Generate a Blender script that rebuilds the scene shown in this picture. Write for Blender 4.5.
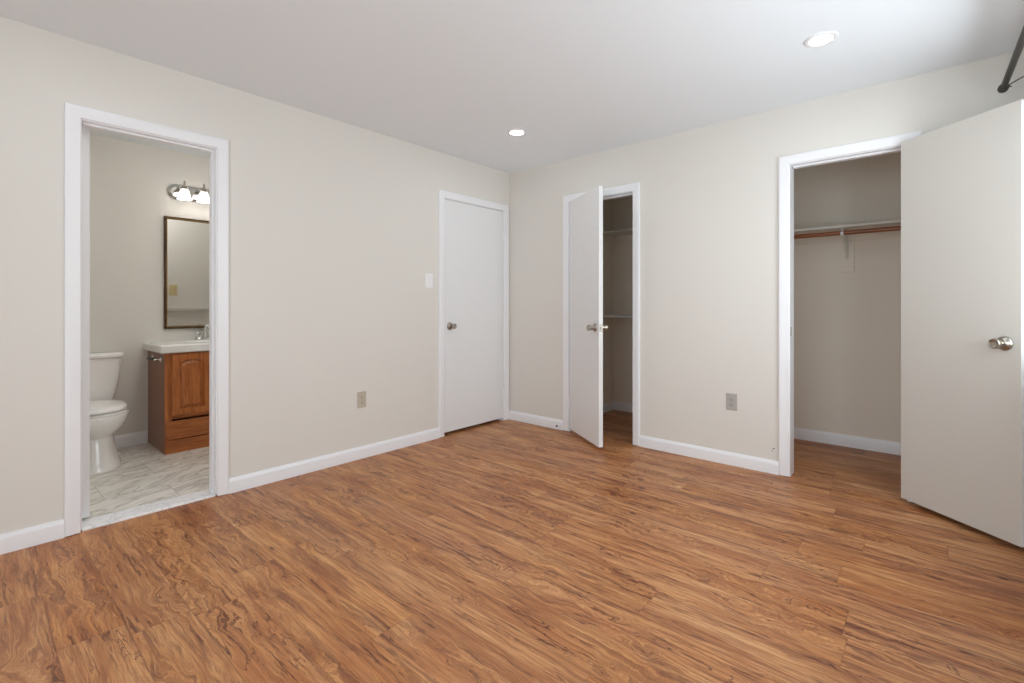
import bpy, bmesh, math, random
from mathutils import Vector, Matrix
random.seed(4)
for o in list(bpy.data.objects): bpy.data.objects.remove(o)
SC = bpy.context.scene
COL = SC.collection
PI = math.pi

# ---------------------------------------------------------------- camera
H = 2.44
cam = bpy.data.cameras.new('camera'); camo = bpy.data.objects.new('camera', cam); COL.objects.link(camo)
cam.sensor_width = 36.0; cam.lens = 484.1 / 1024 * 36; cam.shift_y = -35.8 / 1024
cam.clip_start = 0.02
camo.location = (3.196, -3.598, 1.126)
camo.rotation_euler = (PI / 2, 0, math.radians(41.31))
SC.camera = camo

# ---------------------------------------------------------------- world, window daylight and added fill, exposure
SC.view_settings.view_transform = 'Standard'; SC.view_settings.look = 'None'
SC.view_settings.gamma = 1.0; SC.view_settings.use_curve_mapping = False
SC.view_settings.exposure = 0.05
W = bpy.data.worlds.new('sky'); SC.world = W; W.use_nodes = True
bg = W.node_tree.nodes['Background']; bg.inputs[0].default_value = (0.85, 0.93, 1.0, 1); bg.inputs[1].default_value = 1.6

def area(name, loc, rot, sx, sy, power, color):
    l = bpy.data.lights.new(name, 'AREA'); l.shape = 'RECTANGLE'; l.size = sx; l.size_y = sy
    l.energy = power; l.color = color
    o = bpy.data.objects.new(name, l); COL.objects.link(o); o.location = loc; o.rotation_euler = rot
    return o
WIN_A = (-2.35, -0.44, 0.88, 2.06)      # window in the right wall: y0, y1, z0, z1
WIN_FILL = (1.85, 3.45, 0.12, 2.15)        # unseen window added behind the camera to light the closets: x0, x1, z0, z1
RX = 3.545; FY = -5.10                  # right wall face, front wall face
# daylight through the right window and added fill from behind the camera (just outside the panes, facing in)
area('daylight_right', (RX + 0.16, (WIN_A[0] + WIN_A[1]) / 2, (WIN_A[2] + WIN_A[3]) / 2), (0, PI / 2, 0), 1.18, 1.85, 36, (0.88, 0.96, 1.0))
area('fill_behind', ((WIN_FILL[0] + WIN_FILL[1]) / 2, FY - 0.16, (WIN_FILL[2] + WIN_FILL[3]) / 2), (PI / 2, 0, 0), 1.6, 2.03, 52, (0.82, 0.94, 1.0))

SC.cycles.use_denoising = True
SC.cycles.max_bounces = 14; SC.cycles.diffuse_bounces = 10; SC.cycles.glossy_bounces = 5
SC.cycles.caustics_reflective = False; SC.cycles.caustics_refractive = False
SC.cycles.sample_clamp_indirect = 6.0

# ---------------------------------------------------------------- materials
def srgb(r, g, b):
    f = lambda c: (c / 12.92) if c <= 0.04045 else ((c + 0.055) / 1.055) ** 2.4
    return (f(r / 255), f(g / 255), f(b / 255), 1)

class NT:
    def __init__(s, name):
        s.m = bpy.data.materials.new(name); s.m.use_nodes = True
        s.t = s.m.node_tree; s.b = s.t.nodes['Principled BSDF']
    def n(s, kind, **kw):
        nd = s.t.nodes.new(kind)
        for k, v in kw.items():
            if k in ('inputs',):
                for i, val in v.items():
                    s.set(nd, i, val)
            else: setattr(nd, k, v)
        return nd
    def set(s, nd, i, val):
        if isinstance(val, bpy.types.NodeSocket): s.t.links.new(val, nd.inputs[i])
        else: nd.inputs[i].default_value = val
    def math(s, op, a, b=0.0, c=0.0):
        nd = s.n('ShaderNodeMath', operation=op)
        for i, v in enumerate((a, b, c)): s.set(nd, i, v)
        return nd.outputs[0]
    def comb(s, x, y, z=0.0):
        nd = s.n('ShaderNodeCombineXYZ')
        for i, v in enumerate((x, y, z)): s.set(nd, i, v)
        return nd.outputs[0]
    def noise(s, vec, scale, detail=2.0, rough=0.5, dist=0.0):
        nd = s.n('ShaderNodeTexNoise')
        s.set(nd, 'Vector', vec); s.set(nd, 'Scale', scale); s.set(nd, 'Detail', detail)
        s.set(nd, 'Roughness', rough); s.set(nd, 'Distortion', dist)
        return nd.outputs['Fac']
    def ramp(s, fac, stops, interp='LINEAR'):
        nd = s.n('ShaderNodeValToRGB'); s.set(nd, 0, fac)
        cr = nd.color_ramp; cr.interpolation = interp
        while len(cr.elements) < len(stops): cr.elements.new(0.5)
        for e, (p, c) in zip(cr.elements, stops):
            e.position = p; e.color = c if len(c) == 4 else (*c, 1)
        return nd.outputs[0]
    def mix(s, fac, a, b, blend='MIX'):
        nd = s.n('ShaderNodeMix', data_type='RGBA', blend_type=blend)
        s.set(nd, 0, fac); s.set(nd, 6, a); s.set(nd, 7, b)
        return nd.outputs[2]
    def bump(s, h, strength, dist=0.01):
        nd = s.n('ShaderNodeBump'); s.set(nd, 'Height', h); s.set(nd, 'Strength', strength); s.set(nd, 'Distance', dist)
        s.t.links.new(nd.outputs[0], s.b.inputs['Normal'])

def paint(name, col, rough=0.6, bump=0.06, bs=220.0, var=0.02, spec=0.3):
    t = NT(name)
    tc = t.n('ShaderNodeTexCoord').outputs['Object']
    big = t.noise(tc, 1.3, 2)
    c2 = tuple(c * (1 - var) for c in col[:3]) + (1,)
    t.set(t.b, 'Base Color', t.mix(big, col, c2))
    t.set(t.b, 'Roughness', rough); t.set(t.b, 'Specular IOR Level', spec)
    t.bump(t.noise(tc, bs, 2), bump, 0.002)
    return t.m

def plain(name, col, rough=0.4, metal=0.0, spec=0.5, scale=60.0, var=0.08):
    t = NT(name)
    tc = t.n('ShaderNodeTexCoord').outputs['Object']
    c2 = tuple(c * (1 - var) for c in col[:3]) + (1,)
    t.set(t.b, 'Base Color', t.mix(t.noise(tc, scale, 2), col, c2))
    t.set(t.b, 'Roughness', rough); t.set(t.b, 'Metallic', metal); t.set(t.b, 'Specular IOR Level', spec)
    return t.m

def glow(name, col, strength, base=(0.9, 0.9, 0.9, 1)):
    t = NT(name)
    tc = t.n('ShaderNodeTexCoord').outputs['Object']
    t.set(t.b, 'Base Color', t.mix(t.noise(tc, 30, 1), base, base))
    t.set(t.b, 'Emission Color', col); t.set(t.b, 'Emission Strength', strength); t.set(t.b, 'Roughness', 0.4)
    return t.m

M = {}
M['wall'] = paint('wall_paint', srgb(222, 219, 213), 0.75)
M['closetwall_lifted'] = paint('closet_wall_paint_lifted', srgb(233, 225, 213), 0.75)  # wall paint lightened and warmed to make up for dim light in the closets
M['ceiling'] = paint('ceiling_paint', srgb(234, 240, 245), 0.85)
M['white'] = paint('white_trim_paint', srgb(236, 237, 240), 0.35, 0.02, 90.0, 0.01, 0.5)
M['door'] = paint('white_door_paint', srgb(230, 231, 232), 0.42, 0.03, 60.0, 0.015, 0.45)
M['closetwhite'] = paint('closet_shelf_paint', srgb(222, 220, 214), 0.55, 0.03, 60.0, 0.02, 0.3)
M['porcelain'] = plain('porcelain', srgb(246, 245, 243), 0.08, 0, 0.6, 5, 0.01)
M['counter'] = plain('cultured_marble', srgb(240, 240, 238), 0.15, 0, 0.5, 6, 0.03)
M['nickel'] = plain('satin_nickel', srgb(178, 172, 162), 0.28, 1.0, 0.5, 80, 0.05)
M['chrome'] = plain('chrome', srgb(215, 214, 212), 0.08, 1.0, 0.5, 20, 0.02)
M['beige_plastic'] = plain('beige_plastic', srgb(190, 183, 168), 0.4, 0, 0.5, 20, 0.03)
M['ivory_plastic'] = plain('ivory_plastic', srgb(214, 196, 150), 0.4, 0, 0.5, 20, 0.03)
M['grey_plastic'] = plain('grey_plastic', srgb(176, 172, 168), 0.4, 0, 0.5, 20, 0.03)
M['white_plastic'] = plain('white_plastic', srgb(238, 238, 238), 0.35, 0, 0.5, 20, 0.01)
M['dome'] = glow('fill_dome_glow', (1, 0.965, 0.92, 1), 34.0)  # glow of the added bathroom fill lamp
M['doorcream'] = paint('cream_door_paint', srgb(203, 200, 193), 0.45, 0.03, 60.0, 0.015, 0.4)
M['gilt'] = plain('gilt_beads', srgb(196, 160, 100), 0.35, 0.8, 0.5, 50, 0.2)
M['dark'] = plain('dark_slot', srgb(40, 36, 33), 0.6)
M['rod_dark'] = plain('dark_bronze_rod', srgb(50, 46, 41), 0.5, 0.0)
M['black'] = plain('black_plastic', srgb(28, 26, 26), 0.4)
M['lens'] = glow('led_lens', (0.93, 0.97, 1.0, 1), 80.0)
M['shade'] = glow('frosted_glass_lit', (1, 0.95, 0.90, 1), 3.2)
M['mirror'] = plain('mirror_glass', (0.86, 0.87, 0.86, 1), 0.02, 1.0, 0.5, 3, 0.0)
M['spackle'] = plain('patched_spot', srgb(222, 216, 210), 0.8)
t = NT('window_glass')
tr = t.n('ShaderNodeBsdfTransparent'); gl = t.n('ShaderNodeBsdfGlossy'); gl.inputs['Roughness'].default_value = 0.02
mx = t.n('ShaderNodeMixShader'); mx.inputs[0].default_value = 0.06
t.t.links.new(tr.outputs[0], mx.inputs[1]); t.t.links.new(gl.outputs[0], mx.inputs[2])
t.t.links.new(mx.outputs[0], t.t.nodes['Material Output'].inputs[0]); M['glass'] = t.m

def wood_floor():
    t = NT('wood_plank_vinyl')
    tc = t.n('ShaderNodeTexCoord').outputs['Object']
    sp = t.n('ShaderNodeSeparateXYZ'); t.set(sp, 0, tc); x, y = sp.outputs[0], sp.outputs[1]
    PW, PL, Y0 = 0.178, 1.22, -3.215
    ry = t.math('DIVIDE', t.math('SUBTRACT', y, Y0), PW)
    row = t.math('FLOOR', ry)
    wn = t.n('ShaderNodeTexWhiteNoise', noise_dimensions='1D'); t.set(wn, 'W', row)
    rx = t.math('ADD', t.math('DIVIDE', x, PL), t.math('MULTIPLY', wn.outputs['Value'], 7.0))
    colm = t.math('FLOOR', rx)
    w2 = t.n('ShaderNodeTexWhiteNoise', noise_dimensions='2D'); t.set(w2, 'Vector', t.comb(row, colm))
    rs = t.n('ShaderNodeSeparateColor'); t.set(rs, 0, w2.outputs['Color']); ra, rb, rc = rs.outputs
    px = t.math('ADD', x, t.math('MULTIPLY', ra, 41.0))
    py = t.math('ADD', y, t.math('MULTIPLY', rb, 23.0))
    pz = t.math('MULTIPLY', rc, 9.0)
    # warp the grain sideways, more strongly in places (figure around knots)
    fig = t.noise(t.comb(t.math('MULTIPLY', px, 1.5), t.math('MULTIPLY', py, 4.0), pz), 1.0, 1.0)
    figm = t.ramp(fig, [(0.48, (0.10, 0.10, 0.10)), (0.68, (1, 1, 1))])
    wv = t.noise(t.comb(t.math('MULTIPLY', px, 5.0), t.math('MULTIPLY', py, 9.0), pz), 1.0, 3.0, 0.55, 0.8)
    wy = t.math('ADD', py, t.math('MULTIPLY', t.math('MULTIPLY', t.math('SUBTRACT', wv, 0.5), 0.23), figm))
    def st(sx, sy, z=0.0):
        return t.comb(t.math('MULTIPLY', px, sx), t.math('MULTIPLY', wy, sy), t.math('ADD', pz, z))
    fine = t.noise(st(7, 230), 1.0, 3.0, 0.65)
    mid = t.noise(st(3.0, 70, 3.1), 1.0, 4.0, 0.65, 0.3)
    big = t.noise(st(1.2, 11.0, 7.7), 1.0, 3.5, 0.6, 0.5)
    tint = t.noise(st(2.0, 7.0, 17.7), 1.0, 3.0, 0.6)
    cont = t.noise(st(2.2, 9.0, 13.3), 1.0, 1.5, 0.45, 0.6)
    rings = t.math('SINE', t.math('MULTIPLY', cont, 330.0))
    base = t.ramp(big, [(0.26, srgb(142, 88, 54)), (0.42, srgb(184, 128, 78)), (0.56, srgb(200, 146, 94)), (0.72, srgb(212, 164, 112))])
    c = t.mix(t.math('MULTIPLY', t.ramp(tint, [(0.50, (0, 0, 0)), (0.64, (1, 1, 1))]), 0.50), base, srgb(160, 97, 56))
    c = t.mix(t.math('MULTIPLY', t.ramp(mid, [(0.36, (1, 1, 1)), (0.56, (0, 0, 0))]), 0.55), c, srgb(132, 78, 46))
    c = t.mix(t.math('MULTIPLY', t.ramp(mid, [(0.56, (0, 0, 0)), (0.72, (1, 1, 1))]), 0.22), c, srgb(222, 176, 128))
    c = t.mix(t.math('MULTIPLY', t.ramp(fine, [(0.36, (1, 1, 1)), (0.56, (0, 0, 0))]), 0.45), c, srgb(120, 72, 44))
    rl = t.math('MULTIPLY', t.ramp(rings, [(0.35, (0, 0, 0)), (0.95, (1, 1, 1))]), t.math('MULTIPLY', figm, 0.40))
    c = t.mix(rl, c, srgb(126, 76, 50))
    # long dark mineral streaks, purple-brown, with ragged edges
    sk = t.noise(st(1.9, 21, 31.0), 1.0, 5.0, 0.68, 0.8)
    skm = t.ramp(sk, [(0.54, (0, 0, 0)), (0.64, (1, 1, 1))])
    c = t.mix(t.math('MULTIPLY', skm, 0.60), c, srgb(104, 60, 46))
    sk2 = t.noise(st(4.5, 60, 37.0), 1.0, 4.0, 0.7, 0.6)
    c = t.mix(t.math('MULTIPLY', t.math('MULTIPLY', t.ramp(sk2, [(0.565, (0, 0, 0)), (0.60, (1, 1, 1))]), t.ramp(big, [(0.44, (1, 1, 1)), (0.60, (0.15, 0.15, 0.15))])), 0.70), c, srgb(86, 46, 34))
    ck = t.noise(st(1.6, 9.5, 47.0), 1.0, 4.0, 0.6, 1.5)
    ckl = t.math('ABSOLUTE', t.math('SUBTRACT', ck, 0.5))
    ckm = t.math('MULTIPLY', t.ramp(ckl, [(0.0, (1, 1, 1)), (0.012, (0, 0, 0))]), t.ramp(t.noise(st(1.7, 5.0, 61.0), 1.0, 1.0), [(0.54, (0, 0, 0)), (0.62, (1, 1, 1))]))
    c = t.mix(t.math('MULTIPLY', ckm, 0.9), c, srgb(84, 48, 38))
    # knots
    vo = t.n('ShaderNodeTexVoronoi'); t.set(vo, 'Vector', st(2.3, 6.0, 5.0)); t.set(vo, 'Scale', 1.0)
    kn = t.math('ADD', vo.outputs['Distance'], t.math('MULTIPLY', t.math('SUBTRACT', mid, 0.5), 0.12))
    c = t.mix(t.math('MULTIPLY', t.ramp(kn, [(0.0, (1, 1, 1)), (0.17, (0, 0, 0))]), 0.55), c, srgb(128, 76, 54))
    c = t.mix(t.math('MULTIPLY', t.ramp(kn, [(0.035, (1, 1, 1)), (0.06, (0, 0, 0))]), 0.75), c, srgb(80, 48, 38))
    # plank-to-plank tone
    hs = t.n('ShaderNodeHueSaturation'); t.set(hs, 'Color', c); t.set(hs, 'Hue', 0.497)
    t.set(hs, 'Value', t.math('ADD', 1.04, t.math('MULTIPLY', rb, 0.06)))
    t.set(hs, 'Saturation', t.math('ADD', 0.97, t.math('MULTIPLY', rc, 0.06)))
    c = hs.outputs[0]
    fy = t.math('FRACT', ry); fx = t.math('FRACT', rx)
    ey = t.math('MULTIPLY', t.math('MINIMUM', fy, t.math('SUBTRACT', 1.0, fy)), PW)
    ex = t.math('MULTIPLY', t.math('MINIMUM', fx, t.math('SUBTRACT', 1.0, fx)), PL)
    e = t.math('MINIMUM', ey, ex)
    seam = t.ramp(e, [(0.0, (1, 1, 1)), (0.0022, (0, 0, 0))])
    c = t.mix(t.math('MULTIPLY', seam, 0.28), c, srgb(84, 50, 34))
    t.set(t.b, 'Base Color', c)
    t.set(t.b, 'Roughness', t.math('ADD', 0.36, t.math('MULTIPLY', fine, 0.16)))
    t.set(t.b, 'Specular IOR Level', 0.42)
    t.bump(t.math('SUBTRACT', t.math('MULTIPLY', fine, 0.3), seam), 0.10, 0.002)
    return t.m
M['floor'] = wood_floor()

def marble_tile():
    t = NT('marble_look_tile')
    tc = t.n('ShaderNodeTexCoord').outputs['Object']
    sp = t.n('ShaderNodeSeparateXYZ'); t.set(sp, 0, tc); x, y = sp.outputs[0], sp.outputs[1]
    TX, TY = 0.305, 0.61
    rx = t.math('DIVIDE', t.math('ADD', x, 0.12), TX); row = t.math('FLOOR', rx)
    ry = t.math('ADD', t.math('DIVIDE', y, TY), t.math('MULTIPLY', row, 0.5)); cl = t.math('FLOOR', ry)
    w2 = t.n('ShaderNodeTexWhiteNoise', noise_dimensions='2D'); t.set(w2, 'Vector', t.comb(row, cl))
    ad = t.n('ShaderNodeVectorMath', operation='MULTIPLY_ADD')
    t.set(ad, 0, w2.outputs['Color']); ad.inputs[1].default_value = (9, 9, 9)
    v = t.comb(t.math('MULTIPLY', t.math('ADD', x, t.math('MULTIPLY', y, 0.35)), 4.4), t.math('MULTIPLY', y, 1.5), 0.0); t.set(ad, 2, v)
    n = t.noise(ad.outputs[0], 1.4, 4, 0.6, 1.6)
    vein = t.ramp(t.math('ABSOLUTE', t.math('SUBTRACT', n, 0.5)), [(0.0, (1, 1, 1)), (0.045, (0, 0, 0))])
    cloud = t.noise(ad.outputs[0], 2.2, 3, 0.6, 0.8)
    c = t.ramp(cloud, [(0.3, srgb(214, 210, 200)), (0.55, srgb(234, 231, 223)), (0.75, srgb(242, 240, 235))])
    c = t.mix(t.math('MULTIPLY', vein, 0.55), c, srgb(150, 146, 138))
    fx = t.math('FRACT', rx); fy = t.math('FRACT', ry)
    e = t.math('MINIMUM', t.math('MULTIPLY', t.math('MINIMUM', fx, t.math('SUBTRACT', 1.0, fx)), TX),
               t.math('MULTIPLY', t.math('MINIMUM', fy, t.math('SUBTRACT', 1.0, fy)), TY))
    g = t.ramp(e, [(0.0015, (1, 1, 1)), (0.003, (0, 0, 0))])
    c = t.mix(t.math('MULTIPLY', g, 0.6), c, srgb(160, 156, 148))
    t.set(t.b, 'Base Color', c); t.set(t.b, 'Roughness', 0.25)
    t.bump(t.math('SUBTRACT', 1.0, g), 0.15, 0.002)
    return t.m
M['tile'] = marble_tile()

def marble_sill():
    t = NT('white_marble')
    tc = t.n('ShaderNodeTexCoord').outputs['Object']
    n = t.noise(tc, 9, 5, 0.6, 1.5)
    v = t.ramp(t.math('ABSOLUTE', t.math('SUBTRACT', n, 0.5)), [(0.0, (1, 1, 1)), (0.04, (0, 0, 0))])
    t.set(t.b, 'Base Color', t.mix(t.math('MULTIPLY', v, 0.4), srgb(240, 240, 241), srgb(176, 178, 186)))
    t.set(t.b, 'Roughness', 0.25)
    return t.m
M['sill'] = marble_sill()

def oak(name, light, dark, axis, rough=0.32):
    t = NT(name)
    tc = t.n('ShaderNodeTexCoord').outputs['Object']
    mp = t.n('ShaderNodeMapping'); t.set(mp, 0, tc)
    s = [60, 60, 60]; s[axis] = 4; mp.inputs['Scale'].default_value = s
    n = t.noise(mp.outputs[0], 1.0, 3, 0.6, 0.6)
    c = t.ramp(n, [(0.3, dark), (0.65, light)])
    mp2 = t.n('ShaderNodeMapping'); t.set(mp2, 0, tc)
    s = [300, 300, 300]; s[axis] = 14; mp2.inputs['Scale'].default_value = s
    n2 = t.noise(mp2.outputs[0], 1.0, 2)
    c = t.mix(t.math('MULTIPLY', t.ramp(n2, [(0.3, (1, 1, 1)), (0.5, (0, 0, 0))]), 0.5), c, tuple(q * 0.6 for q in dark[:3]) + (1,))
    t.set(t.b, 'Base Color', c); t.set(t.b, 'Roughness', rough)
    return t.m
M['oak'] = oak('stained_oak', srgb(192, 118, 64), srgb(150, 84, 42), 2)
M['oak_h'] = oak('stained_oak_rail', srgb(186, 112, 60), srgb(144, 80, 40), 1)
M['oak_side'] = oak('oak_veneer_side', srgb(150, 100, 72), srgb(134, 86, 60), 2, 0.3)
M['rod_wood'] = oak('varnished_rod', srgb(160, 100, 64), srgb(120, 68, 42), 0, 0.35)

def bronze():
    t = NT('antique_gilt_frame')
    tc = t.n('ShaderNodeTexCoord').outputs['Object']
    n = t.noise(tc, 70, 3, 0.6)
    t.set(t.b, 'Base Color', t.ramp(n, [(0.4, srgb(52, 36, 24)), (0.62, srgb(96, 70, 42)), (0.75, srgb(176, 146, 92))]))
    t.set(t.b, 'Metallic', 0.5); t.set(t.b, 'Roughness', 0.42)
    return t.m
M['frame'] = bronze()

# ---------------------------------------------------------------- helpers
def mat_list(ob, m):
    ms = m if isinstance(m, (list, tuple)) else [m]
    for q in ms: ob.data.materials.append(M[q] if isinstance(q, str) else q)

def obj(name, bm, m, parent=None, smooth=False, angle=40):
    me = bpy.data.meshes.new(name)
    bmesh.ops.recalc_face_normals(bm, faces=bm.faces)
    bm.to_mesh(me); bm.free()
    o = bpy.data.objects.new(name, me); COL.objects.link(o); mat_list(o, m)
    if smooth:
        for p in me.polygons: p.use_smooth = True
        me.set_sharp_from_angle(angle=math.radians(angle))
    if parent:
        o.parent = parent
    return o

def box(bm, x0, x1, y0, y1, z0, z1, mtx=None):
    vs = [bm.verts.new((x, y, z)) for x in (x0, x1) for y in (y0, y1) for z in (z0, z1)]
    if mtx:
        for v in vs: v.co = mtx @ v.co
    for f in ((0, 1, 3, 2), (4, 6, 7, 5), (0, 4, 5, 1), (2, 3, 7, 6), (0, 2, 6, 4), (1, 5, 7, 3)):
        bm.faces.new([vs[i] for i in f])
    return vs

def bbox(x0, x1, y0, y1, z0, z1, bev=0.002, seg=2):
    bm = bmesh.new(); box(bm, x0, x1, y0, y1, z0, z1)
    if bev: bmesh.ops.bevel(bm, geom=bm.edges[:], offset=bev, segments=seg, affect='EDGES', profile=0.6)
    return bm

def frame_mtx(origin, axis):
    """matrix whose +z goes along axis"""
    z = Vector(axis).normalized()
    q = z.to_track_quat('Z', 'Y')
    return Matrix.Translation(origin) @ q.to_matrix().to_4x4()

def lathe(bm, prof, mtx, n=28, caps=True):
    rings = []
    for r, z in prof:
        rings.append([bm.verts.new(mtx @ Vector((r * math.cos(2 * PI * k / n), r * math.sin(2 * PI * k / n), z))) for k in range(n)])
    for a, b in zip(rings, rings[1:]):
        for k in range(n): bm.faces.new((a[k], a[(k + 1) % n], b[(k + 1) % n], b[k]))
    if caps:
        bm.faces.new(rings[0][::-1]); bm.faces.new(rings[-1])

def tube(bm, pts, r, n=12, caps=True):
    pts = [Vector(p) for p in pts]; rings = []
    up = None
    for i, p in enumerate(pts):
        d = (pts[min(i + 1, len(pts) - 1)] - pts[max(i - 1, 0)]).normalized()
        if up is None: up = Vector((0, 0, 1)) if abs(d.z) < 0.9 else Vector((1, 0, 0))
        s = d.cross(up).normalized(); up = s.cross(d).normalized()
        rr = r[i] if isinstance(r, (list, tuple)) else r
        rings.append([bm.verts.new(p + rr * (math.cos(2 * PI * k / n) * s + math.sin(2 * PI * k / n) * up)) for k in range(n)])
    for a, b in zip(rings, rings[1:]):
        for k in range(n): bm.faces.new((a[k], a[(k + 1) % n], b[(k + 1) % n], b[k]))
    if caps: bm.faces.new(rings[0][::-1]); bm.faces.new(rings[-1])

def loft(bm, rings, caps=True):
    R = [[bm.verts.new(p) for p in r] for r in rings]
    n = len(R[0])
    for a, b in zip(R, R[1:]):
        for k in range(n): bm.faces.new((a[k], a[(k + 1) % n], b[(k + 1) % n], b[k]))
    if caps: bm.faces.new(R[0][::-1]); bm.faces.new(R[-1])

def tag(o, label, cat, group=None):
    o['label'] = label; o['category'] = cat
    if group: o['group'] = group
    return o
def struct(o, label=None, cat=None):
    o['kind'] = 'structure'
    if label: o['label'] = label
    if cat: o['category'] = cat
    return o
def thing(name, label, cat, loc, group=None, rotz=0.0):
    o = bpy.data.objects.new(name, None); COL.objects.link(o); o.empty_display_size = 0.1
    o.location = loc; o.rotation_euler = (0, 0, rotz)
    return tag(o, label, cat, group)
def copy_tree(o, parent=None):
    c = o.copy(); COL.objects.link(c)
    if parent: c.parent = parent
    for ch in [q for q in COL.objects if q.parent == o]:
        copy_tree(ch, c)
    return c

# ---------------------------------------------------------------- room shell
T = 0.115                                  # wall thickness
J = 0.018                                  # jamb thickness
HD = 2.050                                 # opening height (jamb underside)
BATH = (-3.202, -2.606); ENTRY = (-0.848, -0.088)      # openings in the left wall (y)
CL1 = (0.722, 1.337); CL2 = (2.468, 3.066)             # openings in the back wall (x)
BX = -1.66                                 # bathroom back wall face
CY = 1.08                                  # closets' back wall face
HB = 0.006                                 # bathroom floor level

bm = bmesh.new(); box(bm, -0.06, RX + T, FY - T, CY + T, -0.12, 0)
box(bm, -1.8, -0.06, -1.45, 0.3, -0.12, 0)
struct(obj('floor', bm, 'floor'), 'warm brown wood-look plank floor with dark swirling grain', 'floor')
bm = bmesh.new(); box(bm, BX - T, -0.0601, -3.5, -1.4501, -0.12, HB)
struct(obj('floor_bathroom', bm, 'tile'), 'pale grey-veined marble-look tile floor of the bathroom', 'floor')
bm = bmesh.new(); box(bm, BX - T, RX + T, FY - T, CY + T, H, H + 0.1)
struct(obj('ceiling', bm, 'ceiling'), 'flat white bedroom ceiling', 'ceiling')

def wall_open(name, holes, a0, a1, n0, n1, axis, label, z0=0.0):
    """wall along axis ('x' or 'y') from a0 to a1; holes = [(h0,h1,z0,z1)]; n0..n1 the thickness"""
    bm = bmesh.new()
    def b(s0, s1, z0, z1):
        if s1 - s0 < 1e-5 or z1 - z0 < 1e-5: return
        if axis == 'y': box(bm, n0, n1, s0, s1, z0, z1)
        else: box(bm, s0, s1, n0, n1, z0, z1)
    p = a0
    for h0, h1, hz0, hz1 in sorted(holes):
        b(p, h0, z0, H); b(h0, h1, z0, hz0) if hz0 > z0 else None; b(h0, h1, hz1, H); p = h1
    b(p, a1, z0, H)
    bmesh.ops.remove_doubles(bm, verts=bm.verts, dist=1e-5)
    # drop faces shared inside the wall
    seen = {}
    for f in bm.faces:
        k = tuple(round(c, 4) for c in f.calc_center_median()); seen.setdefault(k, []).append(f)
    bmesh.ops.delete(bm, geom=[f for v in seen.values() if len(v) > 1 for f in v], context='FACES_ONLY')
    return struct(obj(name, bm, 'wall'), label, 'wall')

wall_open('wall_left', [(BATH[0] - J, BATH[1] + J, 0, HD + J), (ENTRY[0] - J, ENTRY[1] + J, 0, HD + J)], FY - T, 0.0, -T, 0, 'y',
          'beige left wall with the bathroom doorway and the closed door')
wall_open('wall_back', [(CL1[0] - J, CL1[1] + J, 0, HD + J), (CL2[0] - J, CL2[1] + J, 0, HD + J)], -T, RX + T, 0, T, 'x',
          'beige far wall with the two closet doorways')
wall_open('wall_right', [WIN_A], FY - T, -0.0, RX, RX + T, 'y', 'beige right wall with a window')
wall_open('wall_front', [WIN_FILL], 0.0, RX, FY - T, FY, 'x', 'beige wall behind the camera with an added unseen window')
# bathroom
bm = bmesh.new(); box(bm, BX - T, BX, -3.5, -1.45, HB, H)
struct(obj('wall_bathroom_back', bm, 'wall'), 'beige bathroom wall behind toilet and vanity', 'wall')
bm = bmesh.new(); box(bm, BX, -T, -3.5, -3.39, HB, H)
struct(obj('wall_bathroom_left', bm, 'wall'), 'beige bathroom side wall', 'wall')
bm = bmesh.new(); box(bm, BX, -T, -1.56, -1.45, HB, H)
struct(obj('wall_bathroom_right', bm, 'wall'), 'beige bathroom side wall beyond the vanity', 'wall')
# unseen hallway walls added behind the closed door to block sky light
bm = bmesh.new(); box(bm, -1.3, -1.2, -1.45, 0.3, 0, H); box(bm, -1.2, -T, 0.2, 0.3, 0, H); 
struct(obj('wall_hallway_blocker', bm, 'wall'), 'unseen hallway wall added behind the closed door to block light', 'wall')
# closets
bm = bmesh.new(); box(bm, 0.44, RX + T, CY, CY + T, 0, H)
struct(obj('wall_closet_back', bm, 'closetwall_lifted'), 'beige back wall of the closets', 'wall')
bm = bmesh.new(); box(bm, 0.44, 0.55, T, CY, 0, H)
struct(obj('wall_closet_left', bm, 'closetwall_lifted'), 'beige left side wall of the narrow closet', 'wall')
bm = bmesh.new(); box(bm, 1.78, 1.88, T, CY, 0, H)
struct(obj('wall_closet_divider', bm, 'closetwall_lifted'), 'beige partition between the two closets', 'wall')
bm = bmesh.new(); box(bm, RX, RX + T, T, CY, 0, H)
struct(obj('wall_closet_right', bm, 'closetwall_lifted'), 'beige right side wall of the wide closet', 'wall')

# ---------------------------------------------------------------- windows (outside the frame; the one behind the camera is added for fill)
def window(name, axis, a0, a1, z0, z1, n0, n1, label):
    bm = bmesh.new()
    def b(s0, s1, q0, q1, m0, m1):
        if axis == 'y': box(bm, m0, m1, s0, s1, q0, q1)
        else: box(bm, s0, s1, m0, m1, q0, q1)
    w = 0.045
    b(a0, a0 + w, z0, z1, n0, n1); b(a1 - w, a1, z0, z1, n0, n1)
    b(a0 + w, a1 - w, z0, z0 + w, n0, n1); b(a0 + w, a1 - w, z1 - w, z1, n0, n1)
    zm = (z0 + z1) / 2; nm = (n0 + n1) / 2
    b(a0 + w, a1 - w, zm - 0.02, zm + 0.02, nm - 0.015, nm + 0.015)
    am = (a0 + a1) / 2; b(am - 0.02, am + 0.02, z0 + w, zm - 0.02, nm - 0.015, nm + 0.015); b(am - 0.02, am + 0.02, zm + 0.02, z1 - w, nm - 0.015, nm + 0.015)
    fr = obj(name, bm, 'white'); struct(fr, label, 'window')
    bm = bmesh.new(); b(a0 + w, a1 - w, z0 + w, z1 - w, nm - 0.002, nm + 0.002)
    obj('window_pane', bm, 'glass', fr)
window('window_1', 'y', WIN_A[0], WIN_A[1], WIN_A[2], WIN_A[3], RX + 0.03, RX + 0.09, 'white sash window in the right wall')
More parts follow.
